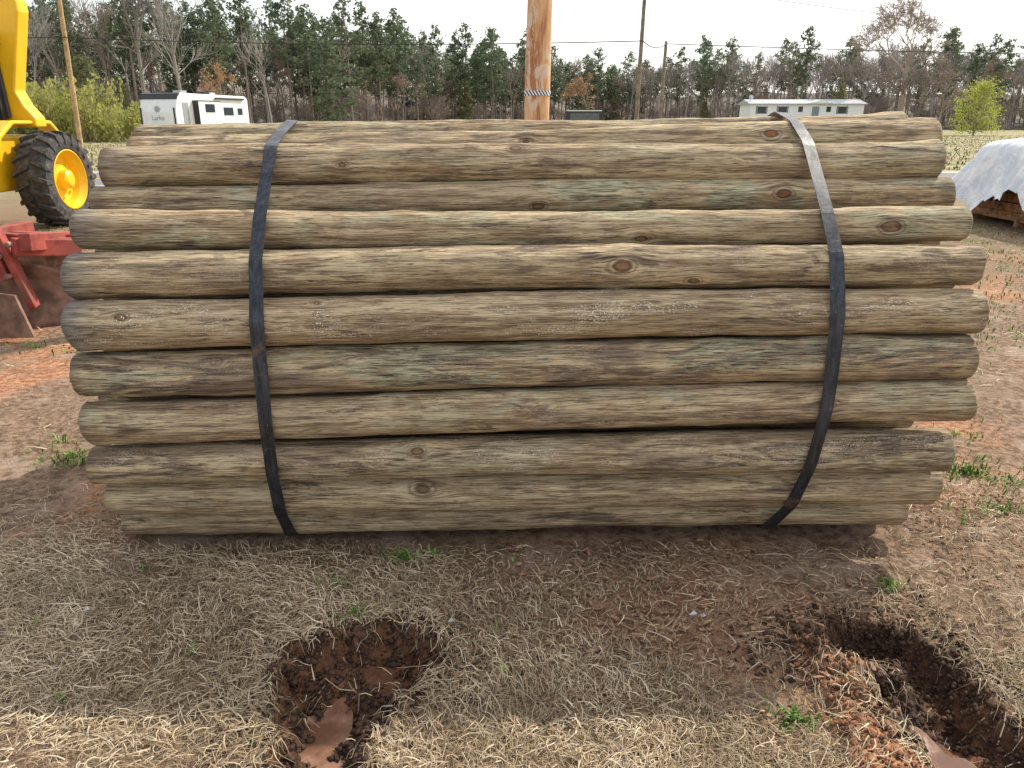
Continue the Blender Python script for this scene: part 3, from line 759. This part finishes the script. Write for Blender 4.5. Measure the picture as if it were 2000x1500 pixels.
# ------------------------------------------------------------------ BACKHOE LOADER
M_ye=simple('yellow_paint',(.86,.52,.012),.32,0,.07,3,.5,dirt=(.66,.42,.03)); M_rub=simple('tyre_rubber',(.06,.058,.056),.75,0,.4,14,.3,dirt=(.17,.135,.10),bump=.3)
bE=empty('backhoe_loader',(-7.05,11.9,0))
def tyre(parent,loc,R,W,rim,name,yel=None):
    e=MB(); n=56
    prof=[(rim*.98,-W*.40),(rim*1.08,-W*.5),(R*.80,-W*.54),(R*.92,-W*.50),(R*.955,-W*.38),(R*.965,0),(R*.955,W*.38),(R*.92,W*.50),(R*.80,W*.54),(rim*1.08,W*.5),(rim*.98,W*.40)]
    vs=[];fs=[]; m=len(prof)
    for k in range(n):
        a=2*math.pi*k/n
        for (r,x) in prof: vs.append((x,r*math.cos(a),r*math.sin(a)))
    for k in range(n):
        for q in range(m-1): fs.append((k*m+q,((k+1)%n)*m+q,((k+1)%n)*m+q+1,k*m+q+1))
    e.add(vs,fs,0)
    nl=20
    for k in range(nl*2):
        s=1 if k%2 else -1; a0=2*math.pi*k/(nl*2)
        pts=[(s*W*fr,a0+da) for (fr,da) in((.02,0),(.30,.09),(.54,.16))]
        lo=R*.93; wd=.055; q8=[(0,1,2,3),(7,6,5,4),(0,4,5,1),(1,5,6,2),(2,6,7,3),(3,7,4,0)]
        for p,q in zip(pts[:-1],pts[1:]):
            v=[]
            for (x,a) in(p,q):
                top=R*1.02 if abs(x)<W*.4 else R*.985
                for rr,dw in((lo-.03,-wd),(lo-.03,wd),(top,wd*.75),(top,-wd*.75)):
                    aa=a+dw; v.append((x,rr*math.cos(aa),rr*math.sin(aa)))
            e.add(v,q8,0)
        x,a=pts[-1]; v=[]
        for xx,rt in((x-s*.01,R*.985),(x+s*.012,R*.84)):
            for rr,dw in((rt-.06,-wd),(rt-.06,wd),(rt,wd*.75),(rt,-wd*.75)):
                v.append((xx,rr*math.cos(a+dw),rr*math.sin(a+dw)))
        e.add(v,q8,0)
    w=obj(name,e.mesh(name,[M_rub]),parent,loc)
    e=MB(); prof=[(rim*1.04,W*.49),(rim*1.0,W*.50),(rim*.95,W*.42),(rim*.86,W*.30),(rim*.80,W*.12),(rim*.55,W*.08),(rim*.50,W*.20),(rim*.34,W*.22),(rim*.32,W*.44),(rim*.22,W*.50),(0.001,W*.51)]
    vs=[];fs=[];m=len(prof);n=40
    for k in range(n):
        a=2*math.pi*k/n
        for (r,x) in prof: vs.append((x,r*math.cos(a),r*math.sin(a)))
    for k in range(n):
        for q in range(m-1): fs.append((k*m+q,((k+1)%n)*m+q,((k+1)%n)*m+q+1,k*m+q+1))
    e.add(vs,fs,0)
    for k in range(8):
        a=k*math.pi/4; e.prism((W*.1,rim*.66*math.cos(a),rim*.66*math.sin(a)),(W*.17,rim*.66*math.cos(a),rim*.66*math.sin(a)),.022,.022,6,0,True)
    obj(name+'_rim',e.mesh(name+'_rim',[M_ye],False),w)
    return w
tyre(bE,(0,0,.70),.70,.46,.43,'wheel_rear_r')
w=tyre(bE,(-2.0,0,.70),.70,.46,.43,'wheel_rear_l'); w.rotation_euler=(0,0,math.pi)
tyre(bE,(-.15,-2.6,.5),.5,.32,.27,'wheel_front_r'); w=tyre(bE,(-1.9,-2.6,.5),.5,.32,.27,'wheel_front_l'); w.rotation_euler=(0,0,math.pi)
mb=MB()
mb.extr([(.4,.55),(.4,1.35),(-.9,1.35),(-3.2,1.35),(-3.4,1.2),(-3.4,.6)],'x',-1.6,-.42,0)
mb.extr([(-1.0,1.0),(-.85,1.35),(-.5,1.56),(.5,1.56),(.75,1.35),(.7,1.3),(.45,1.5),(-.45,1.5),(-.78,1.3),(-.93,1.0)],'x',-.45,-.20,0)
mb.extr([(-1.5,3.9),(-.75,3.62),(-.10,3.22),(-.10,3.05),(-.38,1.98),(-.30,1.78),(-.16,1.60),(-.16,1.46),(-1.5,1.46)],'y',.02,.30,0)
obj_=obj('frame',mb.mesh('frame',[M_ye]),bE); bevel(obj_,.03,3)
mb=MB()
mb.box((-1.15,-.6,2.1),(1.1,1.0,1.2),1); mb.box((-1.15,-.6,2.75),(1.25,1.2,.10),0)
for x in(-1.72,-.58):
    for y in(-1.1,-.1): mb.box((x,y,2.1),(.08,.08,1.3),2)
mb.prism((-.52,-.02,1.6),(-.54,-.02,2.45),.035,.035,10,2,True)
for z,w_ in((2.78,.10),(2.70,.13),(2.62,.10)): mb.box((-.50,.012,z),(w_,.02,.035),2)
for z in(3.05,3.12): mb.prism((-.40,.012,z),(-.40,.0,z),.015,.015,8,2,True)
obj('cab',mb.mesh('cab',[M_ye,M_gl,M_dk]),bE)
mb=MB()
for x in(-1.75,-.5): mb.extr([(-.9,1.3),(-.9,1.55),(-2.6,1.55),(-4.2,.6),(-4.1,.4),(-2.5,1.3)],'x',x,x+.12,0)
mb.extr([(-4.0,.1),(-4.0,.9),(-4.2,1.0),(-4.3,.3),(-4.9,.12),(-4.9,.06)],'x',-2.1,.0,0)
obj('loader_bucket',mb.mesh('loader_bucket',[M_ye]),bE)

# ------------------------------------------------------------------ PLOUGH
M_red=simple('faded_red_paint',(.31,.065,.05),.65,0,.35,9,.3,dirt=(.17,.09,.065)); M_rust=simple('rusty_steel',(.20,.115,.08),.6,.2,.5,7,.4,dirt=(.36,.25,.18))
pE=empty('plough',(0,0,0)); mb=MB()
def bar(a,b,w,h,mi=0):
    a=Vector(a);b=Vector(b);d=b-a;L=d.length
    q=d.to_track_quat('X','Z').to_matrix(); mb.box((a+b)/2,(L,w,h),mi,q)
bar((-4.9,5.35,.86),(-3.48,5.95,.62),.09,.10); bar((-4.3,5.62,.80),(-3.92,5.60,.97),.07,.09)
bar((-5.0,5.9,.74),(-3.5,6.05,.64),.08,.10); bar((-4.05,5.3,.72),(-4.05,6.3,.72),.10,.09)
bar((-3.62,5.55,.70),(-3.62,6.3,.62),.09,.13); bar((-4.05,5.62,.75),(-3.93,5.60,1.0),.06,.10)
bar((-3.86,5.62,.78),(-3.72,5.66,.18),.13,.05); bar((-3.95,5.62,.74),(-3.86,5.62,.40),.06,.08)
bar((-3.75,5.6,.66),(-3.45,5.95,.60),.1,.13)
for (x,z) in((-3.95,.74),(-3.72,.69),(-3.82,.60),(-3.78,.45),(-4.1,.80)):
    mb.prism((x,5.54,z),(x,5.49,z),.024,.024,6,1,True)
o=obj('frame',mb.mesh('frame',[M_red,M_rust]),pE); bevel(o,.008,2)
V=[];F=[]; nu,nv=18,12
for i in range(nu+1):
    for j in range(nv+1):
        s=i/nu; v=j/nv
        x=-4.60+s*1.15; z=.0+v*(.22+.34*math.sin(s*2.5+.3))
        y=5.45+.35*s+.16*math.sin(v*2.2)-.12*v*(1-s)*2
        V.append((x,y,z))
for i in range(nu):
    for j in range(nv): a=i*(nv+1)+j; F.append((a,a+nv+1,a+nv+2,a+1))
o=obj('mouldboard',mesh_np('mouldboard',V,F,[M_rust],True),pE); m=o.modifiers.new('s','SOLIDIFY'); m.thickness=.015
mb=MB(); mb.extr([(-4.4,.0),(-3.95,.38),(-3.66,.34),(-3.58,.02)],'y',5.36,5.385,0); obj('share',mb.mesh('share',[M_rust]),pE)
V2_=[(x-.25,y+.75,z) for x,y,z in V]; o=obj('mouldboard_b',mesh_np('mouldboard_b',V2_,F,[M_rust],True),pE); m=o.modifiers.new('s','SOLIDIFY'); m.thickness=.015

# ------------------------------------------------------------------ TARP COVERED LUMBER
tE=empty('tarp_covered_lumber',(0.72,-.35,0))
t=NT('white_tarp'); P=t.objco(); n=t.noise(P,3,5,.6)
c=t.mix(t.mr(n,.4,.65),(.62,.66,.72),(.80,.81,.82))
c=t.mix(t.mr(t.noise(t.vm('MULTIPLY',P,(8,8,30)),1,4,.7),.64,.68,0,.6),c,(.10,.13,.22))
t.bump(t.noise(P,5,5,.6,1.),.6,.08); M_tarp=t.out(c,.55,0,.4)
x0,x1,y0,y1,h=6.85,10.2,10.4,13.6,1.24
V=[];F=[]; per=[]
N=240
cxm,cym=(x0+x1)/2,(y0+y1)/2
for k in range(N):
    a_=2*math.pi*k/N; ca_,sa_=math.cos(a_),math.sin(a_); p_=6.0
    rr=(abs(ca_)**p_+abs(sa_)**p_)**(-1/p_)
    per.append((cxm+rr*ca_*(x1-x0)/2,cym+rr*sa_*(y1-y0)/2))
levels=[(.0,h+.05),(.4,h+.05),(.72,h+.03),(.88,h-.01),(.94,h-.09),(.98,h-.28),(1.03,h-.48),(1.08,h-.68),(1.13,h-.86)]
for (s,z) in levels:
    for k,(x,y) in enumerate(per):
        fold=.030*math.sin(k*.52)+.025*math.sin(k*1.3+1)
        drop=0
        if z<h-.3: drop=(.16*math.sin(k*.16)+.08*math.sin(k*.5)+.05*math.sin(k*1.5))*(h-z)*1.0
        ss=s+(fold*(h-z)*1.0 if s>.93 else 0)
        V.append((cxm+(x-cxm)*ss,cym+(y-cym)*ss,z+drop+.03*math.sin(x*4)*math.cos(y*3)*(s<1)))
for l in range(len(levels)-1):
    for k in range(N): F.append((l*N+k,l*N+(k+1)%N,(l+1)*N+(k+1)%N,(l+1)*N+k))
obj('tarp',mesh_np('tarp',V,F,[M_tarp],True),tE)
mb=MB(); M_lum=simple('rough_lumber',(.30,.165,.09),.85,0,.5,12,.2,bump=.4)
r=random.Random(3)
for zi in range(6):
    for xi in range(12):
        mb.box((x0+.32+xi*.245,y0+1.55,.15+zi*.135),(.222,2.9+r.uniform(-.2,.2),.125),0,Matrix.Rotation(r.uniform(-.03,.03),3,'Y'))
for yy in(y0+.4,y0+1.6,y0+2.8): mb.box(((x0+x1)/2,yy,.04),(2.9,.12,.08),0)
obj('lumber',mb.mesh('lumber',[M_lum]),tE)

# ------------------------------------------------------------------ WORLD / LIGHT / CAMERA
el=math.radians(41); az=math.radians(50)
sd=Vector((math.sin(az)*math.cos(el),math.cos(az)*math.cos(el),math.sin(el)))
w=bpy.data.worlds.new('World'); S.world=w; w.use_nodes=True; nt=w.node_tree; bg=nt.nodes['Background']
sky=nt.nodes.new('ShaderNodeTexSky'); sky.sky_type='NISHITA'; sky.sun_disc=False; sky.sun_elevation=el; sky.sun_rotation=az
sky.air_density=1.35; sky.dust_density=.9; sky.ozone_density=1.6; sky.altitude=200
tc=nt.nodes.new('ShaderNodeTexCoord'); mp=nt.nodes.new('ShaderNodeMapping'); mp.inputs['Scale'].default_value=(1,1,2.5)
nz=nt.nodes.new('ShaderNodeTexNoise'); nz.inputs['Scale'].default_value=1.8; nz.inputs['Detail'].default_value=6
nt.links.new(tc.outputs['Generated'],mp.inputs[0]); nt.links.new(mp.outputs[0],nz.inputs[0])
mr=nt.nodes.new('ShaderNodeMapRange'); mr.inputs[1].default_value=.40; mr.inputs[2].default_value=.64; mr.inputs[3].default_value=0.05; mr.inputs[4].default_value=.85
nt.links.new(nz.outputs[0],mr.inputs[0])
dp=nt.nodes.new('ShaderNodeVectorMath'); dp.operation='DOT_PRODUCT'; nt.links.new(tc.outputs['Generated'],dp.inputs[0]); dp.inputs[1].default_value=sd
gl=nt.nodes.new('ShaderNodeMapRange'); gl.inputs[1].default_value=.38; gl.inputs[2].default_value=.85; gl.inputs[3].default_value=0; gl.inputs[4].default_value=.8
nt.links.new(dp.outputs['Value'],gl.inputs[0])
mxm=nt.nodes.new('ShaderNodeMath'); mxm.operation='ADD'; mxm.use_clamp=True; nt.links.new(mr.outputs[0],mxm.inputs[0]); nt.links.new(gl.outputs[0],mxm.inputs[1])
mx=nt.nodes.new('ShaderNodeMix'); mx.data_type='RGBA'; nt.links.new(mxm.outputs[0],mx.inputs[0]); nt.links.new(sky.outputs[0],mx.inputs[6]); mx.inputs[7].default_value=(11.2,11.0,10.7,1)
nt.links.new(mx.outputs[2],bg.inputs[0]); bg.inputs[1].default_value=.15
sl=bpy.data.lights.new('sun','SUN'); sl.energy=5; sl.angle=math.radians(.5); sl.color=(1,.92,.79)
so=bpy.data.objects.new('sun',sl); link(so); so.rotation_euler=sd.to_track_quat('Z','Y').to_euler(); so.location=(20,20,30)
cam=bpy.data.cameras.new('camera'); cam.lens=26.1; cam.sensor_width=36; cam.clip_end=5000; cam.clip_start=.05
co=bpy.data.objects.new('camera',cam); link(co); co.location=(0,0,1.55); co.rotation_euler=(math.radians(90-19.5),0,0)
S.camera=co
S.view_settings.view_transform='Standard'; S.view_settings.look='None'; S.view_settings.exposure=0
